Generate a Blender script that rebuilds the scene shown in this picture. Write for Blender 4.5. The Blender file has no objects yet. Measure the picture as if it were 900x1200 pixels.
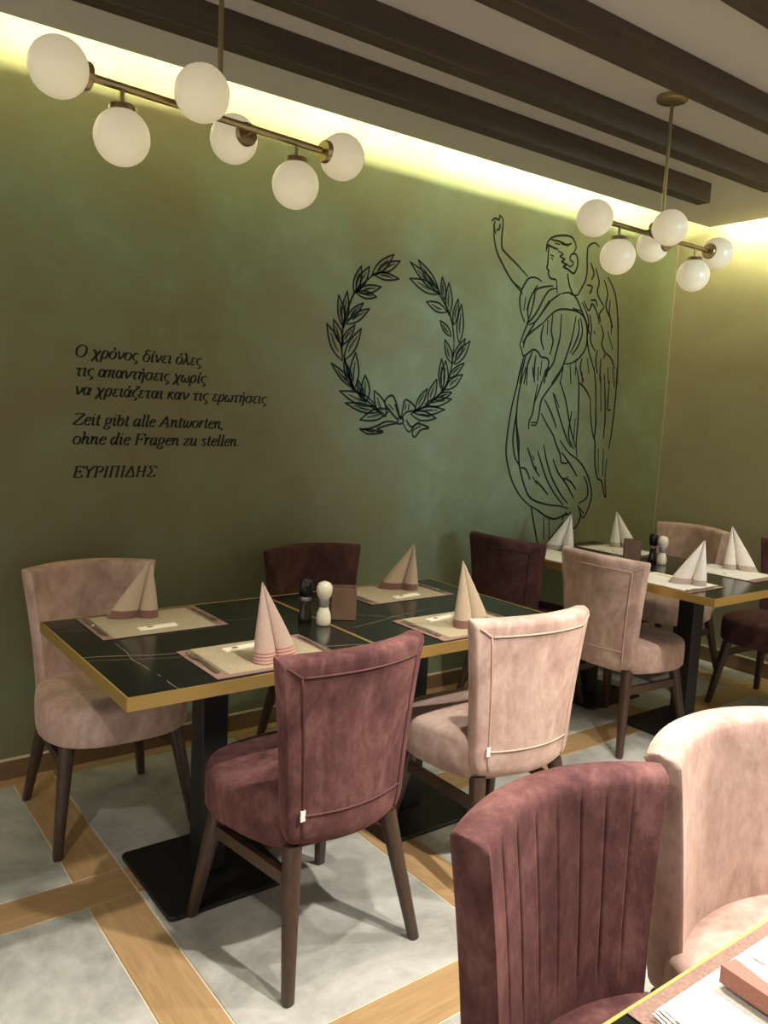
import bpy, bmesh, math, random
from mathutils import Vector, Matrix
random.seed(7)
C = bpy.context.scene.collection
SC = bpy.context.scene
PI = math.pi

# ------------------------------------------------------------------ camera, world, lights, exposure
f_px, yaw, pitch, roll = 959.36, 0.6458, 0.1234, 0.0471
cam_d = bpy.data.cameras.new('camera'); cam = bpy.data.objects.new('camera', cam_d); C.objects.link(cam)
cam_d.sensor_fit = 'HORIZONTAL'; cam_d.sensor_width = 36.0; cam_d.lens = f_px * 36.0 / 900.0
cam_d.clip_start = 0.05; cam_d.clip_end = 60
fw = Vector((math.sin(yaw)*math.cos(pitch), math.cos(yaw)*math.cos(pitch), -math.sin(pitch)))
r0 = Vector((math.cos(yaw), -math.sin(yaw), 0)); u0 = r0.cross(fw)
rt = r0*math.cos(roll) + u0*math.sin(roll); up = -r0*math.sin(roll) + u0*math.cos(roll)
M = Matrix((rt, up, -fw)).transposed().to_4x4(); M.translation = Vector((0, -3.1955, 1.4561))
cam.matrix_world = M
SC.camera = cam

world = bpy.data.worlds.new('world'); SC.world = world; world.use_nodes = True
bg = world.node_tree.nodes['Background']
bg.inputs['Color'].default_value = (1.0, 0.96, 0.91, 1); bg.inputs['Strength'].default_value = 0.38

def spot(name, loc, target, power, size_deg, blend, radius, color):
    l = bpy.data.lights.new(name, 'SPOT'); l.energy = power; l.spot_size = math.radians(size_deg)
    l.spot_blend = blend; l.shadow_soft_size = radius; l.color = color
    o = bpy.data.objects.new(name, l); C.objects.link(o); o.location = loc
    d = Vector(target) - Vector(loc); o.rotation_euler = d.to_track_quat('-Z', 'Y').to_euler()
    return o
WARM = (1.0, 0.93, 0.83)
spot('downlight_lamp', (1.25, -2.16, 2.51), (1.2, -2.35, 0), 68, 106, 0.5, 0.035, WARM)
spot('downlight_lamp', (2.75, -2.16, 2.51), (2.7, -2.2, 0), 60, 108, 0.45, 0.035, (1, .95, .88))
spot('downlight_lamp', (-0.35, -2.16, 2.51), (-0.2, -2.2, 0), 33, 112, 0.45, 0.035, WARM)
spot('downlight_lamp', (1.75, -2.93, 2.51), (1.7, -2.9, 0), 165, 100, 0.5, 0.035, (1, .95, .88))
spot('downlight_lamp', (4.1, -2.13, 2.51), (4.0, -2.0, 0), 25, 110, 0.5, 0.035, (1, .95, .88))
# added cool spot without a visible source, tints the mural wall bluish
spot('cool_tint_spot', (3.2, -5.2, 1.9), (2.95, 0, 1.72), 300, 27, 1.0, 0.5, (0.56, 0.78, 1.0))

SC.view_settings.view_transform = 'Standard'; SC.view_settings.look = 'None'
SC.view_settings.gamma = 1.0; SC.view_settings.use_curve_mapping = False
SC.view_settings.exposure = 1.0

# ------------------------------------------------------------------ materials
def srgb(r, g, b):
    f = lambda c: (c/12.92 if c <= 0.04045 else ((c+0.055)/1.055)**2.4)
    return (f(r/255), f(g/255), f(b/255), 1)

def base_mat(name, col, rough=0.6, metal=0.0, **kw):
    m = bpy.data.materials.new(name); m.use_nodes = True
    b = m.node_tree.nodes['Principled BSDF']
    b.inputs['Base Color'].default_value = col; b.inputs['Roughness'].default_value = rough
    b.inputs['Metallic'].default_value = metal
    for k, v in kw.items(): b.inputs[k.replace('_', ' ')].default_value = v
    return m

class NT:
    def __init__(s, m): s.m = m; s.t = m.node_tree; s.b = s.t.nodes['Principled BSDF']
    def n(s, typ, **kw):
        x = s.t.nodes.new(typ)
        for k, v in kw.items(): setattr(x, k, v)
        return x
    def l(s, a, b): s.t.links.new(a, b)
    def coords(s, scale=(1, 1, 1), obj=True):
        tc = s.n('ShaderNodeTexCoord'); mp = s.n('ShaderNodeMapping'); mp.inputs['Scale'].default_value = scale
        s.l(tc.outputs['Object' if obj else 'Generated'], mp.inputs['Vector']); return mp.outputs['Vector']
    def noise(s, vec, scale, detail=4, rough=0.55, dist=0.0):
        x = s.n('ShaderNodeTexNoise'); x.inputs['Scale'].default_value = scale; x.inputs['Detail'].default_value = detail
        x.inputs['Roughness'].default_value = rough; x.inputs['Distortion'].default_value = dist
        s.l(vec, x.inputs['Vector']); return x.outputs['Fac']
    def ramp(s, fac, stops):
        x = s.n('ShaderNodeValToRGB'); e = x.color_ramp.elements
        while len(e) < len(stops): e.new(0.5)
        for i, (p, c) in enumerate(stops): e[i].position = p; e[i].color = c
        s.l(fac, x.inputs['Fac']); return x.outputs['Color']
    def mix(s, fac, a, b, mode='MIX'):
        x = s.n('ShaderNodeMix'); x.data_type = 'RGBA'; x.blend_type = mode
        for sock, v in ((x.inputs['Factor'], fac), (x.inputs['A'], a), (x.inputs['B'], b)) if False else ((x.inputs[0], fac), (x.inputs[6], a), (x.inputs[7], b)):
            if hasattr(v, 'links'): s.l(v, sock)
            else: sock.default_value = v
        return x.outputs[2]
    def math(s, op, a, b=None, c=None):
        x = s.n('ShaderNodeMath'); x.operation = op
        for i, v in enumerate((a, b, c)):
            if v is None: continue
            if hasattr(v, 'links'): s.l(v, x.inputs[i])
            else: x.inputs[i].default_value = v
        return x.outputs[0]
    def bump(s, h, strength=0.2, dist=0.01):
        x = s.n('ShaderNodeBump'); x.inputs['Strength'].default_value = strength; x.inputs['Distance'].default_value = dist
        s.l(h, x.inputs['Height']); s.l(x.outputs['Normal'], s.b.inputs['Normal'])

def plaster(name, stops, scale=1.3, rough=0.62, bias=0.0):
    m = base_mat(name, (1, 1, 1, 1), rough); k = NT(m); v = k.coords()
    a = k.noise(v, scale, 7, 0.62, 0.6); b = k.noise(v, scale*5, 5, 0.6, 0.3)
    f = k.math('ADD', k.math('MULTIPLY', a, 0.75), k.math('MULTIPLY', b, 0.25))
    if bias:      # base colour shifts from brownish to greener olive along the wall
        sp = k.n('ShaderNodeSeparateXYZ'); k.l(v, sp.inputs[0])
        f = k.math('ADD', f, k.math('MULTIPLY', k.math('SUBTRACT', k.math('MINIMUM', sp.outputs[0], 3.4), 2.0), bias))
    k.l(k.ramp(f, stops), k.b.inputs['Base Color'])
    k.bump(k.noise(v, 35, 6, 0.6), 0.12, 0.004)
    return m

def velvet(name, dark, mid, light, sheen=0.5):
    m = base_mat(name, mid, 0.9); k = NT(m); v = k.coords((1, 1, 0.6))
    a = k.noise(v, 5.5, 6, 0.65, 0.9); b = k.noise(v, 40, 5, 0.65, 0.2)
    f = k.math('ADD', k.math('MULTIPLY', a, 0.72), k.math('MULTIPLY', b, 0.28))
    k.l(k.ramp(f, [(0.38, dark), (0.5, mid), (0.62, light)]), k.b.inputs['Base Color'])
    k.b.inputs['Sheen Weight'].default_value = sheen; k.b.inputs['Sheen Roughness'].default_value = 0.45
    k.b.inputs['Sheen Tint'].default_value = light
    k.b.inputs['Specular IOR Level'].default_value = 0.15
    k.bump(k.noise(v, 220, 3, 0.6), 0.35, 0.002)
    return m

def wood(name, c1, c2, rough=0.45, scale=(1, 1, 1), s=9.0):
    m = base_mat(name, c1, rough); k = NT(m); v = k.coords(scale)
    a = k.noise(v, s, 6, 0.6, 1.4)
    k.l(k.ramp(a, [(0.3, c1), (0.7, c2)]), k.b.inputs['Base Color'])
    k.bump(a, 0.06, 0.003)
    return m

MAT = {}
MAT['wall'] = plaster('green_plaster', [(0.34, srgb(112, 102, 68)), (0.46, srgb(114, 112, 77)), (0.56, srgb(114, 122, 89)), (0.68, srgb(126, 135, 106))], bias=0.035)
MAT['wall_right'] = plaster('taupe_plaster', [(0.35, srgb(146, 136, 104)), (0.65, srgb(160, 151, 120))], 1.6)
MAT['ceiling'] = plaster('ceiling_paint', [(0.3, srgb(200, 194, 184)), (0.7, srgb(210, 204, 194))], 1.0, 0.85)
MAT['beam'] = wood('beam_stain', srgb(62, 48, 38), srgb(84, 68, 54), 0.6, (0.25, 6, 6), 6)
def tile_mat(name, offset, c):
    m = base_mat(name, (1, 1, 1, 1), 0.38); k = NT(m)
    tc = k.n('ShaderNodeTexCoord'); mp = k.n('ShaderNodeMapping'); mp.inputs['Location'].default_value = offset
    k.l(tc.outputs['Object'], mp.inputs['Vector']); v = mp.outputs['Vector']
    a = k.noise(v, 2.2, 8, 0.65, 0.8); b = k.noise(v, 9, 6, 0.7, 0.3)
    f = k.math('ADD', k.math('MULTIPLY', a, 0.7), k.math('MULTIPLY', b, 0.3))
    k.l(k.ramp(f, [(0.38, c[0]), (0.5, c[1]), (0.62, c[2])]), k.b.inputs['Base Color'])
    return m
TILE = (srgb(138, 136, 128), srgb(168, 166, 158), srgb(192, 190, 182))
MAT['tiles'] = [tile_mat('stone_tile_%d' % i, (i*3.1, i*1.7, 0), TILE) for i in range(3)]
MAT['grout'] = plaster('grout', [(0.3, srgb(205, 192, 165)), (0.7, srgb(222, 210, 184))], 8)
MAT['plank_x'] = wood('oak_tile_across', srgb(150, 120, 82), srgb(178, 146, 104), 0.42, (0.6, 7, 1), 5)
MAT['plank_y'] = wood('oak_tile_along', srgb(150, 120, 82), srgb(178, 146, 104), 0.42, (7, 0.6, 1), 5)
MAT['skirting'] = wood('skirting_tile', srgb(104, 78, 50), srgb(126, 98, 66), 0.45, (0.6, 1, 8), 5)
MAT['skirting_y'] = wood('skirting_tile_side', srgb(104, 78, 50), srgb(126, 98, 66), 0.45, (1, 0.6, 8), 5)
MAT['trim'] = base_mat('skirting_trim', srgb(206, 196, 170), 0.4)
MAT['ink'] = base_mat('mural_paint', srgb(38, 41, 34), 0.8)
MAT['ink'].node_tree.nodes['Principled BSDF'].inputs['Specular IOR Level'].default_value = 0.1
MAT['red'] = velvet('plum_velvet', srgb(68, 42, 42), srgb(93, 60, 58), srgb(120, 84, 80))
MAT['pink'] = velvet('dusty_pink_velvet', srgb(156, 127, 115), srgb(180, 151, 138), srgb(200, 174, 161))
MAT['maroon'] = velvet('dark_maroon_velvet', srgb(54, 34, 32), srgb(72, 46, 44), srgb(90, 60, 56), 0.3)
MAT['legwood'] = wood('walnut_leg', srgb(52, 36, 27), srgb(74, 53, 40), 0.35, (6, 6, 1), 8)
MAT['piping_red'] = base_mat('plum_piping', srgb(84, 46, 46), 0.8)
MAT['piping_pink'] = base_mat('pink_piping', srgb(190, 156, 140), 0.8)
MAT['piping_maroon'] = base_mat('maroon_piping', srgb(44, 22, 24), 0.8)
MAT['tag'] = base_mat('care_tag', srgb(226, 220, 208), 0.7)
MAT['brass'] = base_mat('brass_edge', srgb(212, 176, 104), 0.36, 0.75)
MAT['brass_dark'] = base_mat('aged_brass', srgb(176, 158, 118), 0.34, 1.0)
MAT['steel'] = base_mat('cutlery_steel', srgb(206, 200, 190), 0.34, 1.0)
MAT['blackiron'] = base_mat('black_iron', srgb(20, 20, 20), 0.5)
def marble(name, lines):
    m = base_mat(name, (1, 1, 1, 1), 0.16); k = NT(m)
    tc = k.n('ShaderNodeTexCoord'); sp = k.n('ShaderNodeSeparateXYZ'); k.l(tc.outputs['Object'], sp.inputs[0])
    v = tc.outputs['Object']
    wob = k.math('MULTIPLY', k.math('SUBTRACT', k.noise(v, 4, 3, 0.5), 0.5), 0.06)
    brk = k.math('GREATER_THAN', k.noise(v, 6, 4, 0.6), 0.40)
    tot = None
    for (x0, y0, x1, y1, w) in lines:
        dx, dy = x1-x0, y1-y0; L = math.hypot(dx, dy); nx, ny = -dy/L, dx/L
        d = k.math('ADD', k.math('ADD', k.math('MULTIPLY', sp.outputs[0], nx), k.math('MULTIPLY', sp.outputs[1], ny)), -(nx*x0+ny*y0))
        d = k.math('ABSOLUTE', k.math('ADD', d, wob))
        f = k.math('MULTIPLY', k.math('LESS_THAN', d, w), 0.5)
        tot = f if tot is None else k.math('MAXIMUM', tot, f)
    cloud = k.ramp(k.noise(v, 3, 6, 0.6, 0.5), [(0.35, srgb(13, 15, 14)), (0.75, srgb(28, 31, 27))])
    k.l(k.mix(k.math('MULTIPLY', tot, brk), cloud, srgb(150, 136, 112)), k.b.inputs['Base Color'])
    return m
MAT['marble_a'] = marble('black_marble_a', [(-.40, -.02, .4, -.30, .0025), (-.40, -.05, .4, -.36, .0012), (-.28, .38, -.27, -.4, .0014), (-.1, .2, .4, .1, .0012)])
MAT['marble_b'] = marble('black_marble_b', [(-.35, -.1, .4, .05, .0015), (-.4, .15, .3, -.4, .0012), (.2, .4, .1, -.4, .0012)])
MAT['marble_c'] = marble('black_marble_c', [(-.35, -.1, .4, .15, .0015), (-.3, .45, .3, -.2, .0015), (.2, .7, -.1, -.6, .0012)])
def paper(name, a, b, sc=260, rough=0.85):
    m = base_mat(name, a, rough); k = NT(m); v = k.coords()
    k.l(k.ramp(k.noise(v, sc, 3, 0.6), [(0.38, a), (0.62, b)]), k.b.inputs['Base Color']); return m
MAT['mat_border'] = paper('mauve_runner', srgb(120, 92, 80), srgb(140, 110, 96))
MAT['mat_cream'] = paper('cream_paper', srgb(150, 136, 110), srgb(168, 153, 126))
MAT['mat_white'] = paper('white_paper', srgb(206, 200, 190), srgb(222, 216, 206))
MAT['sachet'] = paper('sachet_paper', srgb(216, 208, 186), srgb(228, 220, 200))
MAT['sachet_print'] = base_mat('sachet_print', srgb(90, 72, 52), 0.8)
def napkin_mat(name, base, band, kind):
    m = base_mat(name, base, 0.9); k = NT(m)
    tc = k.n('ShaderNodeTexCoord'); sp = k.n('ShaderNodeSeparateXYZ'); k.l(tc.outputs['Object'], sp.inputs[0]); z = sp.outputs[2]
    v = tc.outputs['Object']
    c = k.ramp(k.noise(v, 300, 3, 0.6), [(0.4, base), (0.6, tuple(min(1, x*1.18) for x in base[:3])+(1,))])
    if kind == 'lines':
        f = k.math('LESS_THAN', k.math('MODULO', k.math('ADD', z, 0.0), 0.009), 0.0035)
        f = k.math('MULTIPLY', f, k.math('LESS_THAN', z, 0.036))
    else:
        f = k.math('MULTIPLY', k.math('LESS_THAN', z, 0.027), k.math('GREATER_THAN', z, 0.001))
    k.l(k.mix(f, c, band), k.b.inputs['Base Color'])
    k.b.inputs['Sheen Weight'].default_value = 0.2
    return m
MAT['nap_lines'] = napkin_mat('napkin_lined', srgb(176, 150, 134), srgb(160, 80, 82), 'lines')
MAT['nap_band'] = napkin_mat('napkin_banded', srgb(168, 148, 122), srgb(116, 80, 68), 'band')
MAT['nap_white'] = napkin_mat('napkin_pale', srgb(214, 206, 194), srgb(176, 156, 144), 'band')
MAT['nap_fold'] = paper('napkin_cloth', srgb(196, 176, 150), srgb(208, 190, 164), 300)
MAT['hem'] = paper('mauve_hem', srgb(146, 98, 84), srgb(158, 108, 94), 300)
MAT['mill_black'] = base_mat('black_gloss', srgb(14, 13, 12), 0.15)
MAT['mill_glass'] = base_mat('dark_glass', srgb(46, 38, 28), 0.08, 0.0, Transmission_Weight=0.3)
MAT['mill_white'] = base_mat('cream_gloss', srgb(206, 198, 172), 0.25)
MAT['mill_label'] = base_mat('silver_band', srgb(150, 140, 140), 0.3, 0.6)
MAT['leather'] = plaster('brown_leather', [(0.35, srgb(92, 68, 50)), (0.65, srgb(112, 86, 66))], 9, 0.5)
m = base_mat('opal_glass', srgb(196, 188, 162), 0.3); b = m.node_tree.nodes['Principled BSDF']
b.inputs['Emission Color'].default_value = srgb(255, 238, 196); b.inputs['Emission Strength'].default_value = 0.18
b.inputs['Subsurface Weight'].default_value = 0.0; MAT['opal'] = m
m = base_mat('led_strip', (1, 1, 1, 1)); b = m.node_tree.nodes['Principled BSDF']
b.inputs['Emission Color'].default_value = (1.0, 0.98, 0.56, 1); b.inputs['Emission Strength'].default_value = 290.0; MAT['led'] = m
m2 = m.copy(); m2.name = 'led_strip_side'; m2.node_tree.nodes['Principled BSDF'].inputs['Emission Strength'].default_value = 150.0; MAT['led_side'] = m2

# ------------------------------------------------------------------ object helpers
def link(name, me, parent=None, loc=None, rot=None):
    o = bpy.data.objects.new(name, me); C.objects.link(o)
    if parent is not None: o.parent = parent
    if loc is not None: o.location = loc
    if rot is not None: o.rotation_euler = rot
    return o
def obj(name, bm, mat, parent=None, loc=None, rot=None, smooth=False, angle=None):
    bmesh.ops.recalc_face_normals(bm, faces=bm.faces[:])
    me = bpy.data.meshes.new(name); bm.to_mesh(me); bm.free()
    for mm in (mat if isinstance(mat, list) else [mat]): me.materials.append(mm)
    if smooth:
        for pl in me.polygons: pl.use_smooth = True
        if angle: me.set_sharp_from_angle(angle=math.radians(angle))
    return link(name, me, parent, loc, rot)
def thing(name, label, cat, loc=(0, 0, 0), rz=0, group=None):
    o = bpy.data.objects.new(name, None); C.objects.link(o); o.location = loc; o.rotation_euler = (0, 0, rz)
    o.empty_display_size = 0.05
    return tag(o, label, cat, group)
def tag(o, label, cat, group=None):
    o['label'] = label; o['category'] = cat
    if group: o['group'] = group
    return o
def dup(root, loc, rz, label, group=None):
    r = root.copy(); C.objects.link(r); r.location = loc; r.rotation_euler = (0, 0, rz); r['label'] = label
    if group: r['group'] = group
    for ch in list(root.children):
        c = ch.copy(); C.objects.link(c); c.parent = r
        for g in list(ch.children):
            d = g.copy(); C.objects.link(d); d.parent = c
    return r
def box(bm, x0, x1, y0, y1, z0, z1, bev=0, seg=2):
    r = bmesh.ops.create_cube(bm, size=1.0)
    for v in r['verts']:
        v.co = Vector(((x0+x1)/2 + v.co.x*(x1-x0), (y0+y1)/2 + v.co.y*(y1-y0), (z0+z1)/2 + v.co.z*(z1-z0)))
    if bev:
        es = list({e for v in r['verts'] for e in v.link_edges})
        bmesh.ops.bevel(bm, geom=es, offset=bev, segments=seg, affect='EDGES', profile=0.5)
    return bm
def B(*a, **k): return box(bmesh.new(), *a, **k)
def loft(bm, rings, cap=True, closed=True):
    vs = [[bm.verts.new(p) for p in r] for r in rings]; n = len(rings[0])
    for a, b in zip(vs, vs[1:]):
        for i in range(n if closed else n-1):
            bm.faces.new((a[i], a[(i+1) % n], b[(i+1) % n], b[i]))
    if cap:
        bm.faces.new(vs[0][::-1]); bm.faces.new(vs[-1])
    return vs
def lathe(bm, prof, n=24, c=(0, 0, 0)):
    rings = [[(c[0]+r*math.cos(2*PI*i/n), c[1]+r*math.sin(2*PI*i/n), c[2]+z) for i in range(n)] for r, z in prof]
    loft(bm, rings); return bm
def tube(bm, pts, rad, n=8, cap=True):
    pts = [Vector(p) for p in pts]; rings = []; N = None
    for i, p in enumerate(pts):
        t = (pts[min(i+1, len(pts)-1)] - pts[max(i-1, 0)]).normalized()
        if N is None:
            N = t.orthogonal().normalized()
        N = (N - t*N.dot(t)).normalized(); Bn = t.cross(N)
        r = rad[i] if isinstance(rad, (list, tuple)) else rad
        rings.append([p + (N*math.cos(2*PI*k/n) + Bn*math.sin(2*PI*k/n))*r for k in range(n)])
    loft(bm, rings, cap); return bm
def catmull(pts, k=5):
    if len(pts) < 3: return list(pts)
    out = []; P = [pts[0]] + list(pts) + [pts[-1]]
    for i in range(1, len(P)-2):
        a, b, c, d = (P[i-1], P[i], P[i+1], P[i+2])
        for j in range(k):
            t = j/k
            out.append(tuple(0.5*((2*b[q]) + (-a[q]+c[q])*t + (2*a[q]-5*b[q]+4*c[q]-d[q])*t*t + (-a[q]+3*b[q]-3*c[q]+d[q])*t**3) for q in range(len(b))))
    out.append(tuple(pts[-1])); return out

# ------------------------------------------------------------------ the setting
XR, ZC = 4.634, 2.62
def struct(name, bm, mat, parent=None, **k):
    o = obj(name, bm, mat, parent, **k)
    if parent is None: o['kind'] = 'structure'
    return o
XL, YF = -2.0, -5.4
floor = struct('floor', B(XL, XR, YF, 0, -0.05, -0.003), MAT['grout'])
G = 0.0022; T = 0.0
AX, BY, PER, STW = 0.8308, -0.9673, 0.90, 0.1486   # right edge of a lengthwise strip, near edge of a crosswise strip
def chamfer_slab(x0, x1, y0, y1):
    bm = bmesh.new(); e = 0.0015
    loft(bm, [[(x0, y0, -.004), (x1, y0, -.004), (x1, y1, -.004), (x0, y1, -.004)], [(x0, y0, -e), (x1, y0, -e), (x1, y1, -e), (x0, y1, -e)],
              [(x0+e, y0+e, 0), (x1-e, y0+e, 0), (x1-e, y1-e, 0), (x0+e, y1-e, 0)]]); return bm
ti = 0
for i in range(-3, 6):
    xr = AX + i*PER                      # right edge of lengthwise strip i
    for j in range(-1, 4):
        yn = BY - j*PER                  # near edge of crosswise strip j
        def clipx(a, b): return max(a, XL), min(b, XR)
        def put(name, x0, x1, y0, y1, mat):
            x0, x1 = max(x0, XL)+G, min(x1, XR)-G; y0, y1 = max(y0, YF)+G, min(y1, 0)-G
            if x1-x0 < 0.01 or y1-y0 < 0.01: return
            cx, cy = (x0+x1)/2, (y0+y1)/2
            obj(name, chamfer_slab(x0-cx, x1-cx, y0-cy, y1-cy), mat, floor, loc=(cx, cy, 0))
        put('wood_plank', xr-PER, xr, yn, yn+STW, MAT['plank_x'])                    # crosswise strip up to the strip's right edge
        put('wood_plank', xr-STW, xr, yn-PER+STW, yn, MAT['plank_y'])                # lengthwise strip between crosswise ones
        put('floor_tile', xr, xr+PER-STW, yn-PER+STW, yn, MAT['tiles'][ti % 3]); ti += 1

wall_back = struct('wall_back', B(XL, XR+0.1, 0, 0.1, 0, 2.95), MAT['wall'])
wall_right = struct('wall_right', B(XR, XR+0.1, YF, 0, 0, 2.95), MAT['wall_right'])
sk = struct('baseboard_back', B(XL, XR, -0.004, 0, 0, 0.07), MAT['grout'])
x = 0.69 - 3*0.9
while x < XR:
    x0, x1 = max(x, XL)+.0015, min(x+0.9, XR-.011)-.0015
    if x1 - x0 > .02: obj('baseboard_tile', box(bmesh.new(), -(x1-x0)/2, (x1-x0)/2, -0.011, -.004, 0, 0.074, .001, 1), MAT['skirting'], sk, loc=((x0+x1)/2, 0, 0))
    x += 0.9
obj('top_strip', B(XL, XR-.012, -0.012, -.001, 0.0745, 0.081), MAT['trim'], sk)
sr = struct('baseboard_right', B(XR-.004, XR, YF, -.012, 0, 0.07), MAT['grout'])
y = -0.012
while y > YF:
    y1, y0 = y-.0015, max(y-0.9, YF)+.0015
    obj('baseboard_tile', box(bmesh.new(), -0.011, -.004, -(y1-y0)/2, (y1-y0)/2, 0, 0.088, .001, 1), MAT['skirting_y'], sr, loc=(XR, (y0+y1)/2, 0))
    y -= 0.9
obj('top_strip', B(XR-.012, XR-.001, YF, -.012, 0.0885, 0.096), MAT['trim'], sr)

# dropped ceiling board that stops short of both walls; the light strips lie on top of its lip
CY, CX, CT = -0.29, 4.50, 0.03
ceiling = struct('ceiling', B(XL, CX, YF, CY, ZC, ZC+CT), MAT['ceiling'])
struct('ceiling_upper', B(XL, XR+.1, YF, 0.1, 2.95, 3.0), plaster('dark_cavity_top', [(0.3, srgb(92, 90, 84)), (0.7, srgb(108, 105, 98))], 1.5))  # unseen cavity top, coloured dark grey to cut light bounced onto the wall
struct('trim_1', B(XR-.010, XR, -.004, 0, .085, 2.95), MAT['wall_right'])
obj('led_strip', B(XL+.1, CX-.06, CY-.055, CY-.035, ZC+CT, ZC+CT+.012), MAT['led'], ceiling)
obj('led_strip', B(CX, CX+.006, YF+.1, CY-.02, ZC+.016, ZC+.026), MAT['led_side'], ceiling)
for (yn, ) in ((-.80,), (-1.14,), (-1.54,), (-1.96,), (-2.36,), (-2.76,), (-3.16,), (-3.56,)):
    L = 3.70 - XL
    obj('ceiling_beam', box(bmesh.new(), 0, L, 0, .07, -.092, 0, .004, 2), MAT['beam'], ceiling, loc=(XL, yn, ZC))
# ------------------------------------------------------------------ wall paintings (flat paint on the plaster)
WREATH_LEAVES = """2284,2087,2397,2191,54|2319,2102,2436,2166,49|2296,2084,2435,2081,42|2179,1998,2211,2113,47|2193,2005,2258,2117,53|2205,1997,2332,2032,47|2200,1987,2308,1981,41|2123,1838,2091,1969,46|2126,1847,2139,1991,46|2148,1868,2232,1948,40|2154,1850,2269,1926,47|2119,1753,2068,1858,46|2116,1691,2033,1836,64|2124,1753,2190,1844,41|2145,1693,2226,1831,58|2187,1561,2063,1661,41|2180,1571,2134,1678,42|2193,1557,2199,1721,65|2268,1502,2258,1619,61|2249,1506,2214,1597,36|2382,1437,2314,1549,70|2305,1484,2115,1536,68|2326,1450,2149,1482,49|2394,1453,2236,1405,64|2674,2054,2492,2171,54|2674,2059,2542,2188,54|2675,2049,2494,2093,68|2720,2029,2700,2128,38|2757,1962,2746,2106,55|2729,1964,2605,1996,55|2795,1914,2814,2035,42|2837,1835,2837,2012,57|2772,1850,2701,1915,42|2789,1720,2739,1826,49|2803,1721,2879,1843,49|2824,1718,2913,1833,58|2788,1642,2882,1719,42|2771,1583,2876,1660,56|2750,1582,2753,1723,63|2736,1586,2725,1731,49|2658,1509,2702,1626,55|2580,1475,2644,1576,47|2705,1527,2808,1564,42|2652,1499,2810,1529,55|2581,1455,2768,1475,54|2562,1444,2712,1428,60"""
WREATH_LINES = """2382,1437 2268,1502 2193,1557 2146,1664 2133,1701|2121,1715 2123,1838 2151,1925 2188,1999 2284,2083|2674,2054 2734,1990 2781,1913 2803,1811|2803,1810 2792,1674 2750,1577 2659,1499 2561,1454|2482,1415 2455,1485 2426,1529 2389,1513 2382,1487|2382,1487 2432,1439 2472,1410|2485,1415 2494,1472 2508,1513 2559,1490 2571,1464 2515,1452 2485,1415|2468,1425 2491,1428 2498,1400 2467,1395 2468,1425|2466,1400 2396,1403 2341,1381 2286,1365 2238,1364|2238,1364 2294,1340 2380,1352 2342,1366 2416,1388 2467,1395|2250,1361 2311,1360 2368,1349|2274,1359 2324,1348|2499,1395 2541,1355 2585,1398 2667,1379 2614,1367 2576,1330 2561,1361 2612,1388|2517,1416 2553,1381 2604,1409|2442,1490 2463,1450 2478,1420|2404,1488 2437,1459|2513,1493 2508,1462|2532,1494 2528,1463"""
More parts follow.
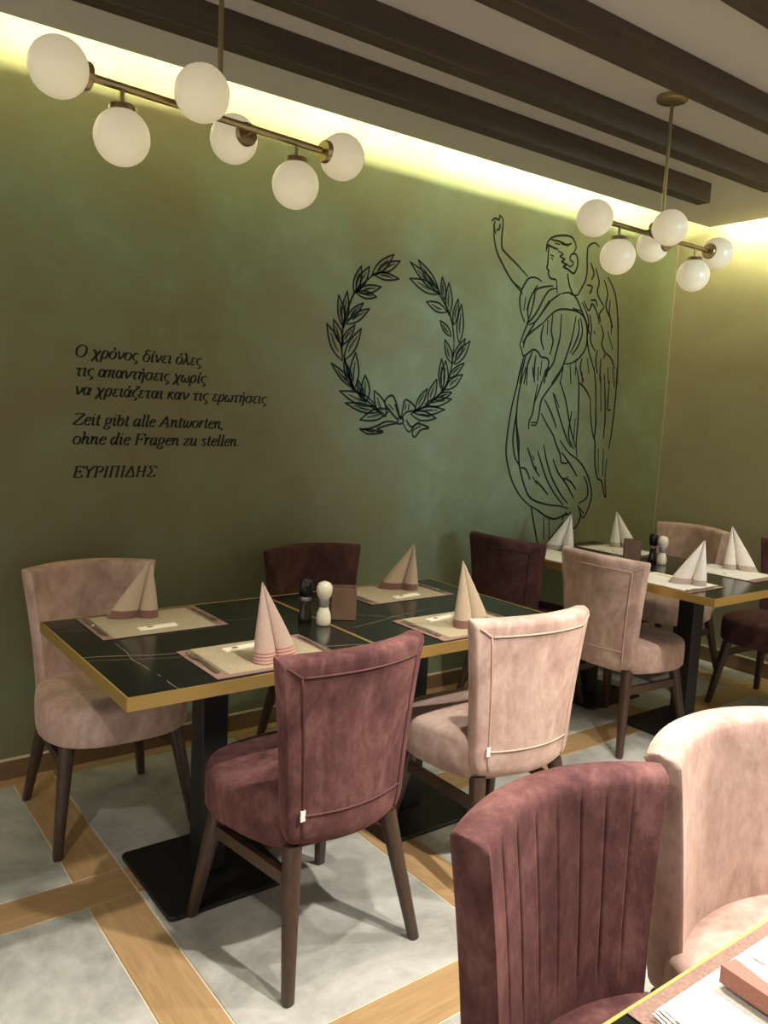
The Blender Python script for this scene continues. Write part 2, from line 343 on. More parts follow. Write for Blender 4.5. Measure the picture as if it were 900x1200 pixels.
FIGURE_LINES = """3011,2447 3034,2464 3065,2463 3066,2489|3035,2453 3031,2420 3047,2389|3067,2486 3093,2463 3091,2387 3097,2328 3136,2299 3216,2258 3302,2207|3031,2429 3036,2370 3060,2305 3103,2251 3172,2181 3248,2129 3272,2112|3049,2406 3069,2418 3073,2444|3206,2159 3267,2134|3416,2195 3366,2209 3313,2200 3278,2159 3256,2112 3255,2058 3273,2006 3303,1964|3383,2173 3336,2103 3319,2029 3336,1967|3505,2183 3437,2170 3372,2144 3362,2088 3342,2013 3317,1956|3534,2173 3480,2157 3443,2116 3408,2057 3372,2007 3324,1957 3296,1900 3275,1843|3572,2150 3500,2104 3450,2052 3389,1982 3337,1954|3529,2219 3544,2147|3616,2267 3638,2205 3672,2162|3431,2365 3448,2395 3450,2336 3450,2291 3446,2272 3462,2260 3460,2246 3480,2222 3522,2220 3533,2210|3476,2333 3490,2322|3466,2346 3497,2341|3432,2356 3434,2397 3465,2434 3532,2458 3616,2467 3653,2449 3672,2415 3654,2384|3434,2397 3484,2387 3526,2382|3466,2425 3535,2426 3607,2413|3527,2375 3570,2363 3544,2348 3587,2338 3560,2323 3604,2312 3577,2297 3621,2287 3666,2272 3692,2306 3695,2344 3676,2378 3640,2373 3629,2344 3660,2329 3634,2305 3604,2317|3543,2418 3593,2417 3634,2432|3495,2411 3537,2411|3650,2157 3709,2157 3735,2188 3772,2250 3780,2308 3771,2383 3773,2430 3800,2455 3837,2464 3872,2449|3579,2151 3650,2164 3703,2142 3745,2094 3781,2050 3816,2005 3845,1950|3450,1979 3495,2020 3561,2060 3660,2071 3749,2061 3799,2023 3823,1948 3817,1869 3764,1806 3693,1772 3643,1769|3681,2082 3766,2073|3591,2040 3592,1964 3591,1908 3571,1830 3550,1762 3500,1702 3489,1644|3714,2043 3702,1956 3682,1877 3659,1818 3624,1739 3573,1678 3548,1648|3521,2032 3517,1938 3537,1884 3517,1807|3483,2000 3485,1917|3451,1969 3438,1894 3466,1831|3752,2038 3779,1963 3755,1883 3703,1821|3736,2026 3749,1960 3724,1891 3687,1830|3383,1972 3341,1917 3297,1854|3275,1843 3291,1817 3314,1787 3377,1824 3419,1818 3449,1792 3498,1787 3515,1760 3499,1711 3484,1654|3303,1827 3318,1883 3367,1924 3450,1979|3314,1787 3294,1716 3275,1632|3327,1788 3310,1717 3295,1633|3378,1815 3345,1738 3328,1635|3407,1798 3401,1724 3408,1649|3458,1774 3452,1689|3757,2124 3809,2063 3831,2007 3825,1928 3849,1852 3888,1786 3908,1748|3965,2295 4019,2243 4061,2169 4095,2033 4121,1833 4132,1681|3805,2350 3842,2298 3824,2257|3853,2328 3893,2256 3886,2188 3956,2118|3790,2224 3836,2220 3818,2179 3835,2201|3771,2135 3822,2083 3847,2125 3900,2072 3922,2016|3937,2272 3978,2199 3972,2119 4029,2046 4039,1967|3937,2017 3968,1961 3960,1901 3997,1854 3985,1823|3956,2118 3918,2074 3936,2027|3925,1868 3918,1798 3941,1730|4005,1984 4066,1879|4005,1855 4056,1828 4096,1770|3881,1973 3891,1954|3794,1809 3785,1749 3825,1673|3742,1805 3745,1708|3830,2142 3875,2147 3895,2111|4006,2163 4008,2084 4049,2008|3839,1812 3864,1725|3962,1821 3966,1721 3980,1672|4031,1776 4051,1676|3832,2065 3856,1990 3858,1912 3910,1857|3325,2084 3310,2028|3297,2099 3288,2026|3486,2103 3437,2042|3638,1749 3619,1652|3695,1763 3714,1657|3300,1726 3271,1614 3242,1492 3227,1371 3224,1260 3253,1166 3293,1090 3361,1012 3435,961|3333,1728 3302,1634 3286,1522 3289,1420 3319,1317 3330,1203 3382,1079 3445,1000 3577,961 3696,948 3773,930|3288,1494 3276,1419 3271,1326 3292,1241 3331,1189|3280,1475 3299,1354 3319,1260 3334,1189|3435,961 3509,929 3584,891 3659,873 3732,891 3760,910|3450,951 3489,841 3530,724|3563,887 3577,757|3608,876 3626,744|3736,855 3682,801 3614,744|3638,1749 3587,1679 3511,1598 3474,1549 3466,1491 3448,1419 3404,1413|3497,1730 3464,1643 3442,1585 3420,1537 3412,1480 3389,1432 3390,1389|3403,1427 3451,1429|3481,1482 3529,1426 3593,1360 3628,1302 3663,1253 3683,1203 3735,1203 3725,1223|3501,1559 3565,1485 3618,1400|3617,1671 3671,1577 3702,1500 3744,1393 3792,1294|3567,1601 3604,1525 3658,1430 3712,1342 3755,1293|3582,1592 3627,1517|3747,1757 3778,1680 3792,1563 3799,1434 3798,1314 3815,1234|3779,1671 3844,1635 3897,1577|3654,1332 3736,1263 3816,1223 3883,1173 3939,1100 3974,1006 3952,924 3911,868 3883,905|3676,1263 3758,1193 3827,1122|3607,1223 3660,1144 3742,1073 3812,990|3862,958 3935,997 3927,1070 3889,1121|3855,948 3884,895 3875,844 3840,809 3807,826|3864,937 3916,894|3520,1305 3550,1223 3603,1124 3688,1023 3762,961|3474,1271 3509,1203 3561,1115 3627,1035 3725,952|3389,1289 3422,1232 3456,1174 3503,1125|3346,1175 3388,1165 3428,1107|3477,1101 3539,1056 3586,1016|3447,1126 3487,1077|3452,1218 3435,1242|3478,1165 3462,1184|3707,1113 3770,1092 3829,1041|3751,1123 3723,1103|4119,1782 4128,1650 4123,1495 4115,1370 4101,1287|3897,1577 3908,1487 3936,1387 3967,1326 3982,1203 4017,1110 4060,1088 4095,1003 4112,998 4091,1098 4092,1224|3948,1549 3961,1438 3958,1336|3803,1731 3811,1663|3906,1767 3936,1650 3948,1549|4004,1734 4030,1594 4045,1472 4044,1348|4057,1697 4061,1534 4095,1525|3975,1712 4000,1511|4004,1286 4021,1141|4052,1286 4064,1120|4079,1779 4110,1659|3739,1501 3725,1363 3778,1284|3773,1463 3773,1334|3346,1729 3349,1627|3386,1732 3399,1677|3437,1641 3419,1546|3720,861 3739,890 3769,899|3737,845 3781,858|3517,1741 3502,1683|3434,1735 3435,1660|3798,909 3762,889"""

def parse(s): return [[tuple(float(v)/1000 for v in p.split(',')) for p in q.split(' ')] for q in s.split('|')]
YW = -0.0008
def ribbon(bm, pts, w, taper=True, nib=None):
    n = len(pts); L = []; Rr = []
    for i, p in enumerate(pts):
        a = pts[max(i-1, 0)]; b = pts[min(i+1, n-1)]
        tx, tz = b[0]-a[0], b[1]-a[1]; d = math.hypot(tx, tz) or 1; tx /= d; tz /= d
        t = i/(n-1) if n > 1 else 0
        ww = w*(0.45+0.55*math.sin(PI*min(max(t, .04), .96))**0.5) if taper else w
        if nib: ww = w*(nib + (1-nib)*abs(tz*0.97+tx*0.22)**1.3)
        L.append(bm.verts.new((p[0]-tz*ww/2, YW, p[1]+tx*ww/2))); Rr.append(bm.verts.new((p[0]+tz*ww/2, YW, p[1]-tx*ww/2)))
    for i in range(n-1):
        bm.faces.new((L[i], L[i+1], Rr[i+1], Rr[i]))
def flat(name, bm, label=None):
    o = obj(name, bm, MAT['ink'], wall_back)
    if label: o['label'] = label
    return o
bm = bmesh.new()
for s in WREATH_LEAVES.split('|'):
    x0, z0, x1, z1, w = [float(v)/1000 for v in s.split(',')]
    x0 -= (x1-x0)*.12; z0 -= (z1-z0)*.12
    dx, dz = x1-x0, z1-z0; L = math.hypot(dx, dz); ux, uz = dx/L, dz/L; nx, nz = -uz, ux; w = max(w, .03)*.84
    prof = [(0, 0), (.2, .32), (.45, .48), (.7, .34), (.88, .13), (1, 0)]
    for sg in (1, -1):
        pts = [(x0+ux*L*t+nx*w*h*sg, z0+uz*L*t+nz*w*h*sg) for t, h in prof]
        ribbon(bm, catmull(pts, 4), .0100)
    ribbon(bm, catmull([(x0+ux*L*.25, z0+uz*L*.25), (x0+ux*L*.4+nx*w*.05, z0+uz*L*.4+nz*w*.05), (x0+ux*L*.75, z0+uz*L*.75)], 4), .0075)
    ribbon(bm, [(x0+ux*L*.35+nx*w*.2, z0+uz*L*.35+nz*w*.2), (x0+ux*L*.6+nx*w*.17, z0+uz*L*.6+nz*w*.17)], .004)
for pts in parse(WREATH_LINES): ribbon(bm, catmull(pts, 4), .0110)
flat('wreath_drawing', bm, 'dark line drawing of a laurel wreath tied with a ribbon bow')
bm = bmesh.new()
for pts in parse(FIGURE_LINES): ribbon(bm, catmull(pts, 4), .0125)
flat('winged_figure_drawing', bm, 'dark line drawing of a robed winged woman raising one arm')

def ell(cx, cy, rx, ry, n=18, a0=90): return [(cx+rx*math.cos(math.radians(a0)+2*PI*i/n), cy+ry*math.sin(math.radians(a0)+2*PI*i/n)) for i in range(n+1)]
o_ = ell(.42, .5, .36, .5)
acc = lambda x: [(x, 1.2), (x+.14, 1.5)]
S = lambda *p: list(p)
sf = lambda x, y, w=.16: ('L', [(x-w, y), (x+w, y)])       # serif
GL = {
 'Ο': (1.45, [ell(.68, .75, .56, .76)]),
 'χ': (.92, [S((.02, .85), (.14, 1), (.3, .75), (.58, -.2), (.7, -.42), (.86, -.38)), S((.84, 1), (.05, -.45))]),
 'ρ': (.9, [S((.12, -.5), (.14, .5), (.32, .95), (.62, .98), (.76, .55), (.6, .08), (.34, 0), (.16, .28))]),
 'ο': (.88, [o_]), 'ό': (.88, [o_, acc(.42)]),
 'ν': (.86, [S((.02, .96), (.14, .98), (.36, .03)), S((.36, .03), (.72, .55), (.78, 1))]),
 'ς': (.78, [S((.74, .86), (.5, 1), (.18, .82), (.1, .42), (.34, .1), (.62, -.02), (.68, -.26), (.42, -.42))]),
 'δ': (.88, [o_, S((.48, .98), (.2, 1.22), (.28, 1.48), (.56, 1.52), (.74, 1.4))]),
 'ι': (.48, [S((.06, .9), (.2, 1), (.2, .2), (.3, 0), (.44, .12))]), 'ί': (.48, [S((.06, .9), (.2, 1), (.2, .2), (.3, 0), (.44, .12)), acc(.2)]),
 'ε': (.74, [S((.68, .84), (.42, 1), (.16, .8), (.42, .55)), S((.42, .55), (.08, .32), (.28, 0), (.66, .14))]),
 'λ': (.88, [S((.05, 1.35), (.18, 1.5), (.3, 1.2), (.6, .2), (.74, 0), (.88, .1)), S((.42, .85), (.04, 0))]),
 'τ': (.76, [('L', [(.03, .82), (.12, .96), (.76, .96)]), S((.4, .95), (.35, .2), (.48, 0), (.62, .1))]),
 'α': (.96, [S((.84, 1), (.7, .5), (.42, 0), (.12, .2), (.12, .8), (.42, 1), (.66, .6), (.74, .08), (.92, .08))]),
 'π': (1.0, [('L', [(.02, .82), (.12, .96), (.98, .96)]), S((.32, .95), (.22, 0)), S((.7, .95), (.66, .15), (.78, 0), (.92, .1))]),
 'η': (.9, [S((.04, .88), (.16, 1), (.22, .8), (.2, 0)), S((.22, .6), (.46, .98), (.68, .88), (.7, .3), (.66, -.5))]),
 'σ': (.98, [o_, ('L', [(.42, .99), (1.0, .96)])]),
 'ω': (1.12, [S((.26, 1), (.08, .6), (.12, .12), (.32, 0), (.52, .2), (.54, .6)), S((.53, .25), (.7, 0), (.94, .14), (1.0, .6), (.86, 1))]),
 'ζ': (.74, [S((.2, 1.42), (.5, 1.46), (.74, 1.42), (.32, 1.0), (.08, .5), (.2, .12), (.58, 0), (.64, -.25), (.4, -.4))]),
 'κ': (.84, [S((.14, 1), (.14, 0)), S((.76, .94), (.58, .96), (.16, .5)), S((.32, .62), (.64, .05), (.82, .06))]),
 'Z': (1.2, [('L', [(.2, 1.25), (.2, 1.46), (1.15, 1.46)]), ('L', [(1.15, 1.46), (.08, .03)]), ('L', [(.08, .03), (1.05, .03), (1.1, .3)])]),
 'e': (.76, [S((.1, .52), (.4, .55), (.68, .72), (.56, .98), (.3, .92), (.1, .5), (.24, .04), (.5, 0), (.7, .2))]),
 'i': (.48, [S((.06, .85), (.2, .98), (.2, .2), (.28, 0), (.44, .14)), ('L', [(.2, 1.36), (.2, 1.48)])]),
 't': (.52, [S((.24, 1.35), (.22, .2), (.32, 0), (.5, .14)), ('L', [(.04, .96), (.46, .96)])]),
 'g': (.86, [ell(.4, .62, .28, .38), S((.22, .28), (.14, .08), (.6, -.1), (.66, -.35), (.3, -.5), (.04, -.32), (.2, -.06)), ('L', [(.62, .92), (.82, .92)])]),
 'b': (.88, [S((.14, 1.5), (.12, .3), (.3, 0), (.62, .12), (.74, .6), (.6, .96), (.36, .92), (.14, .55))]),
 'a': (.92, [S((.66, .96), (.3, .95), (.08, .5), (.18, .02), (.42, .06), (.66, .5)), S((.72, 1), (.66, .2), (.74, 0), (.9, .16))]),
 'l': (.44, [S((.04, 1.46), (.2, 1.5), (.18, .2), (.26, 0), (.42, .14))]),
 'A': (1.36, [('L', [(.1, .03), (.72, 1.5)]), ('L', [(.72, 1.5), (1.12, .03)]), ('L', [(.35, .5), (1.0, .5)]), sf(.1, .03), sf(1.12, .03, .2)]),
 'n': (.94, [S((.04, .85), (.16, .98), (.16, 0)), S((.16, .5), (.44, .95), (.66, .9), (.66, .2), (.76, 0), (.92, .14))]),
 'w': (1.22, [S((.04, .88), (.18, .98), (.18, .2), (.34, 0), (.58, .4), (.62, .95)), S((.6, .3), (.76, 0), (1.04, .3), (1.14, .98))]),
 'o': (.86, [o_]),
 'r': (.66, [S((.04, .85), (.16, .98), (.16, 0)), S((.16, .5), (.36, .92), (.56, 1), (.64, .88))]),
 ',': (.4, [S((.16, .1), (.2, -.04), (.08, -.26))]), '.': (.4, [('L', [(.16, .0), (.17, .14)])]),
 'h': (.94, [S((.04, 1.46), (.18, 1.5), (.16, 0)), S((.16, .5), (.44, .95), (.66, .9), (.66, .2), (.76, 0), (.92, .14))]),
 'd': (.92, [S((.64, .96), (.3, .95), (.08, .5), (.18, .02), (.42, .06), (.66, .5)), S((.6, 1.46), (.74, 1.5), (.66, .2), (.74, 0), (.9, .16))]),
 'F': (1.1, [('L', [(.25, 1.46), (.25, .03)]), ('L', [(.08, 1.46), (1.1, 1.46), (1.1, 1.2)]), ('L', [(.25, .76), (.8, .76)]), ('L', [(.8, .92), (.8, .6)]), sf(.25, .03, .2)]),
 'u': (.94, [S((.04, .88), (.18, .98), (.16, .2), (.3, 0), (.5, .1), (.7, .5)), S((.74, 1), (.68, .2), (.76, 0), (.92, .14))]),
 's': (.68, [S((.58, .86), (.36, 1), (.14, .8), (.3, .55), (.56, .3), (.4, 0), (.08, .12))]),
 'z': (.76, [('L', [(.1, .8), (.12, .95), (.66, .95)]), ('L', [(.66, .95), (.06, .04)]), ('L', [(.06, .04), (.62, .04), (.66, .2)])]),
 'Ε': (1.15, [('L', [(.25, 1.46), (.25, .03)]), ('L', [(.08, 1.46), (1.05, 1.46), (1.05, 1.2)]), ('L', [(.25, .76), (.78, .76)]), ('L', [(.78, .92), (.78, .6)]), ('L', [(.08, .03), (1.05, .03), (1.1, .32)])]),
 'Υ': (1.2, [('L', [(.12, 1.46), (.6, .75)]), ('L', [(1.1, 1.46), (.6, .75)]), ('L', [(.6, .78), (.6, .03)]), sf(.6, .03, .2), sf(.12, 1.46), sf(1.1, 1.46)]),
 'Ρ': (1.1, [('L', [(.25, 1.46), (.25, .03)]), S((.25, 1.46), (.75, 1.44), (1.0, 1.1), (.75, .74), (.27, .7)), sf(.25, .03, .2), sf(.2, 1.46, .12)]),
 'Ι': (.62, [('L', [(.3, 1.46), (.3, .03)]), sf(.3, .03, .2), sf(.3, 1.46, .2)]),
 'Π': (1.35, [('L', [(.28, 1.46), (.28, .03)]), ('L', [(1.02, 1.46), (1.02, .03)]), ('L', [(.1, 1.46), (1.2, 1.46)]), sf(.28, .03, .18), sf(1.02, .03, .18)]),
 'Δ': (1.25, [('L', [(.08, .03), (.64, 1.48)]), ('L', [(.64, 1.48), (1.12, .03)]), ('L', [(.08, .03), (1.12, .03)])]),
 'Η': (1.4, [('L', [(.28, 1.46), (.28, .03)]), ('L', [(1.06, 1.46), (1.06, .03)]), ('L', [(.28, .76), (1.06, .76)]), sf(.28, .03, .18), sf(1.06, .03, .18), sf(.28, 1.46, .18), sf(1.06, 1.46, .18)]),
 'Σ': (1.2, [('L', [(1.05, 1.2), (1.05, 1.46), (.12, 1.46)]), ('L', [(.12, 1.46), (.66, .78)]), ('L', [(.66, .78), (.08, .03)]), ('L', [(.08, .03), (1.05, .03), (1.1, .3)])]),
}
def lettering(text, x0, z0, x1, xh, label):
    adv = sum(.5 if c == ' ' else GL[c][0] + .04 for c in text)
    sx = (x1-x0)/adv; bm = bmesh.new(); pen = 0.0
    for c in text:
        if c == ' ': pen += .5; continue
        a, strokes = GL[c]
        for st in strokes:
            line = isinstance(st, tuple)
            pts = st[1] if line else catmull(st, 4)
            q = [(x0 + (pen + px)*sx + .24*py*xh, z0 + py*xh) for px, py in pts]
            if line:
                for a1, b1 in zip(q, q[1:]): ribbon(bm, [a1, b1], .0085, False, .38)
            else: ribbon(bm, q, .0085, False, .38)
        pen += a + .04
    flat('lettering', bm, label)
GL['ά'] = (.96, GL['α'][1] + [acc(.42)]); GL['ή'] = (.9, GL['η'][1] + [acc(.42)])
lettering('Ο χρόνος δίνει όλες', .922, 1.603, 1.432, .029, 'top line of italic Greek lettering')
lettering('τις απαντήσεις χωρίς', .925, 1.532, 1.454, .029, 'second line of italic Greek lettering')
lettering('να χρειάζεται καν τις ερωτήσεις', .922, 1.461, 1.738, .029, 'third line of italic Greek lettering')
lettering('Zeit gibt alle Antworten,', .915, 1.348, 1.538, .029, 'upper line of italic German lettering')
lettering('ohne die Fragen zu stellen.', .915, 1.275, 1.615, .029, 'lower line of italic German lettering')
lettering('ΕΥΡΙΠΙΔΗΣ', .915, 1.147, 1.243, .029, 'Greek name in italic capitals below the quotation')
# ------------------------------------------------------------------ chairs (local front is +y)
def seat_mesh():
    bm = bmesh.new(); N = 64
    def outline(ins):
        pts = []
        for i in range(N):
            a = 2*PI*i/N; c, s = math.cos(a), math.sin(a)
            e = 2/2.9
            x = abs(c)**e*(1 if c > 0 else -1)*.245; y = abs(s)**e*(1 if s > 0 else -1)*.245
            t = (y+.245)/.49
            x *= .83 + .17*min(1, t*1.7)
            if y < -.17: y = -.17 - (abs(y)-.17)*.5
            k = 1 - ins/.24
            pts.append((x*k, y*k))
        return pts
    prof = [(.03, .352), (.007, .354), (.001, .362), (0, .40), (0, .44), (.002, .460), (.008, .471), (.020, .479), (.05, .484), (.12, .489), (.2, .490)]
    rings = [[(x, y+.012, z) for x, y in outline(i)] for i, z in prof]
    loft(bm, rings); return bm
def back_xyz(u, v, off):
    # u -1..1 across, v 0..1 bottom to top; off = distance in front (+) of the outer face
    z = .362 + v*.501
    hw = .184 + .012*v + .034*v*v
    if v < .12: hw -= .03*(1-v/.12)**2
    y = -.232 - .040*v + .058*u*u*(.75+.35*v)
    ang = .25*u
    x = u*hw
    return Vector((x - math.sin(ang)*off*.9, y + math.cos(ang)*off, z + .008*(1-u*u)*v))
GRV = (-.74, -.5, -.25, .02, .28, .54, .78)
def back_mesh(grooves=True):
    bm = bmesh.new(); nu = 160; nv = 22; th = .068
    vs_ = [(-math.cos(PI*j/nv*1.0)+1)/2 for j in range(nv+1)]
    outer = [[back_xyz(-1+2*i/nu, v, 0) for i in range(nu+1)] for v in vs_]
    rings = []
    for j, v in enumerate(vs_):
        e = min(v, 1-v)
        ring = []
        # rounded section: inset near top/bottom
        top = max(0, (v-.965)/.035); bot = max(0, (.03-v)/.03)
        pin = .030*(1-math.sqrt(max(0, 1-top*top))) + .02*bot
        for i in range(nu+1):
            u = -1+2*i/nu; p = back_xyz(u, v, pin); ring.append(p)
        for i in range(1, 7):      # right side rounding
            a = PI*i/7; p = back_xyz(1, v, th/2 - math.cos(a)*(th/2-pin)); n = Vector((1, 0, 0))
            ring.append(p + n*math.sin(a)*.012)
        for i in range(nu, -1, -1):
            u = -1+2*i/nu; d = 0
            if grooves:
                for g in GRV: d = max(d, .0032*max(0, 1-abs(u-g)/.016))
                if v > .93 or v < .3: d = 0
            belly = .006*math.sin(PI*v)*(1-u*u)
            ring.append(back_xyz(u, v, th - pin - d + belly))
        for i in range(1, 7):
            a = PI - PI*i/7; p = back_xyz(-1, v, th/2 - math.cos(a)*(th/2-pin))
            ring.append(p - Vector((1, 0, 0))*math.sin(a)*.012)
        rings.append(ring)
    loft(bm, rings, cap=False)
    # close top and bottom strips
    bm.verts.ensure_lookup_table(); n = len(rings[0])
    for base in (0, nv*n):
        idx = [bm.verts[base+k] for k in range(n)]
        a = idx[:nu+1]; b = idx[nu+7:2*nu+8][::-1]
        for k in range(nu): bm.faces.new((a[k], a[k+1], b[k+1], b[k]))
        s1 = idx[nu:nu+8]; bm.faces.new(s1)
        s2 = idx[2*nu+7:] + [idx[0]]; bm.faces.new(s2)
    return bm
def leg_mesh(top, foot, rt_, rf):
    bm = bmesh.new(); n = 8; rings = []
    T_, F_ = Vector(top), Vector(foot)
    for t in (0, .01, .25, .6, .985, 1):
        p = T_.lerp(F_, t); r = rt_ + (rf-rt_)*t
        if t == 1: r *= .82
        ring = []
        for k in range(16):
            a = 2*PI*k/16; c, s = math.cos(a), math.sin(a); e = 2/3.2
            ring.append((p.x + abs(c)**e*(1 if c > 0 else -1)*r, p.y + abs(s)**e*(1 if s > 0 else -1)*r, p.z))
        rings.append(ring)
    loft(bm, rings); return bm
def make_chair(name, label, col, group, loc, rz, grooves):
    t = thing(name, label, 'chair', loc, rz, group)
    fab = MAT[col]; pip = MAT['piping_'+col]
    st = obj('seat', seat_mesh(), fab, t, smooth=True)
    bk = obj('backrest', back_mesh(grooves), fab, t, smooth=True, angle=50)
    bm = bmesh.new()
    def path(pts): tube(bm, pts, .0028, 6)
    o = -.0015
    path([back_xyz(-.84+1.68*i/30, .905, o) for i in range(31)])
    path([back_xyz(-.84, .905-.905*i/16+.01*0, o) for i in range(16)])
    path([back_xyz(.84, .905-.905*i/16, o) for i in range(16)])
    path([back_xyz(-.84-.015*i, .905+.006*i, o) for i in range(10)])
    path([back_xyz(.84+.015*i, .905+.006*i, o) for i in range(10)])
    path([back_xyz(-.84+1.68*i/30, .185, o) for i in range(31)])
    obj('piping', bm, pip, bk, smooth=True)
    if grooves:      # seam where the border meets the channelled inner panel
        bm = bmesh.new(); q = .0675
        tube(bm, [back_xyz(-.95+1.9*i/40, .945, q-.001) for i in range(41)], .0016, 5)
        for sg in (-1, 1): tube(bm, [back_xyz(sg*.95, .945-.7*i/20, q-.001) for i in range(21)], .0016, 5)
        obj('seam', bm, pip, bk, smooth=True)
    bm = bmesh.new(); a = back_xyz(-.85, .19, -.004)
    box(bm, a.x-.007, a.x+.007, a.y-.002, a.y+.001, a.z-.014, a.z+.014)
    g = obj('care_tag', bm, MAT['tag'], bk); g['label'] = 'small white care tag'
    for sx in (-1, 1):
        obj('leg', leg_mesh((sx*.178, .15, .362), (sx*.228, .215, 0), .024, .0145), MAT['legwood'], t, smooth=True, angle=40)
        obj('leg', leg_mesh((sx*.158, -.165, .366), (sx*.212, -.245, 0), .023, .0145), MAT['legwood'], t, smooth=True, angle=40)
        obj('stretcher', leg_mesh_h((sx*.190, .163, .275), (sx*.170, -.182, .275)), MAT['legwood'], t)
    return t
def leg_mesh_h(a, b):
    bm = bmesh.new(); a, b = Vector(a), Vector(b); d = (b-a).normalized(); s = d.cross(Vector((0, 0, 1))).normalized()
    rings = []
    for p in (a, b): rings.append([p+s*.009+Vector((0, 0, .017)), p-s*.009+Vector((0, 0, .017)), p-s*.009-Vector((0, 0, .017)), p+s*.009-Vector((0, 0, .017))])
    loft(bm, rings); return bm
D2R = math.radians
GR = 'plum upholstered dining chairs'; GP = 'dusty pink upholstered dining chairs'; GM = 'dark maroon upholstered dining chairs'
red = make_chair('dining_chair', 'plum velvet dining chair seen from behind at the near side of the brass-edged table', 'red', GR, (1.158, -1.355, 0), D2R(4.5), False)
make_chair('dining_chair', 'plum velvet chair with channel-stitched back facing the bright foreground table', 'red', GR, (1.0, -2.575, 0), PI, True)
pink = make_chair('dining_chair', 'dusty pink velvet dining chair seen from behind, right of the plum chair', 'pink', GP, (1.86, -1.335, 0), D2R(-4), False)
dup(pink, (.905, -.455, 0), PI, 'pink velvet chair against the green wall at the left end of the table')
dup(pink, (3.16, -.90, 0), D2R(-90), 'pink velvet chair seen from behind at the left side of the corner table')
dup(pink, (1.50, -2.55, 0), D2R(180), 'brightly lit pink velvet chair at the lower right by the foreground table')
dup(pink, (4.15, -.47, 0), D2R(90), 'beige-lit pink velvet chair against the right wall behind the corner table')
mar = make_chair('dining_chair', 'dark maroon velvet chair against the wall behind the pepper mill', 'maroon', GM, (1.845, -.445, 0), PI, False)
dup(mar, (3.07, -.365, 0), D2R(-86), 'dark maroon velvet chair below the winged figure, beside the corner table')
dup(mar, (4.15, -1.13, 0), D2R(90), 'dark maroon velvet chair cut off by the right edge of the photo')

# ------------------------------------------------------------------ tables
def slab(bm, hx, hy, z0, z1, r, n=6):
    pts = []
    for cx, cy, a0 in ((hx-r, hy-r, 0), (-hx+r, hy-r, 90), (-hx+r, -hy+r, 180), (hx-r, -hy+r, 270)):
        for k in range(n+1):
            a = math.radians(a0 + 90*k/n); pts.append((cx+r*math.cos(a), cy+r*math.sin(a)))
    e = min(.003, (z1-z0)/3)
    loft(bm, [[(x, y, z0) for x, y in pts], [(x, y, z1-e) for x, y in pts], [(x*(1-e/hx), y*(1-e/hy), z1) for x, y in pts]])
def make_table(label, marb, loc, hx, hy, cols, base=.205):
    t = thing('dining_table', label, 'table', loc)
    TH = .034
    obj('tabletop', B(-hx+.005, hx-.005, -hy+.005, hy-.005, .75-TH, .7495), MAT[marb], t)
    names = [(-hx, -hx+.005, -hy, hy), (hx-.005, hx, -hy, hy), (-hx+.005, hx-.005, -hy, -hy+.005), (-hx+.005, hx-.005, hy-.005, hy)]
    for x0, x1, y0, y1 in names: obj('brass_edge', B(x0, x1, y0, y1, .75-TH, .7505), MAT['brass'], t)
    for cx, cy in cols:
        obj('column', B(cx-.042, cx+.042, cy-.042, cy+.042, .012, .70, bev=.004), MAT['blackiron'], t)
        bm = bmesh.new(); slab(bm, base, base, 0, .012, .02)
        obj('base_plate', bm, MAT['blackiron'], t, loc=(cx, cy, 0))
        obj('mounting_bracket', B(cx-.16, cx+.16, cy-.03, cy+.03, .70, .716), MAT['blackiron'], t)
        obj('mounting_bracket', B(cx-.03, cx+.03, cy-.16, cy+.16, .70, .716), MAT['blackiron'], t)
    return t
make_table('left black marble table with brass edge, nearest the left of the photo', 'marble_a', (1.0531, -.958, 0), .3985, .393, [(0, 0)])
make_table('black marble table with brass edge pushed against the left one, behind both near chairs', 'marble_b', (1.8477, -.958, 0), .395, .393, [(0, 0)])
make_table('black marble corner table with brass edge by the right wall', 'marble_c', (3.48, -.75, 0), .40, .64, [(0, -.29), (0, .29)])
make_table('brightly lit table corner in the foreground at the lower right', 'marble_b', (1.45, -3.06, 0), .85, .40, [(-.4, 0), (.4, 0)])

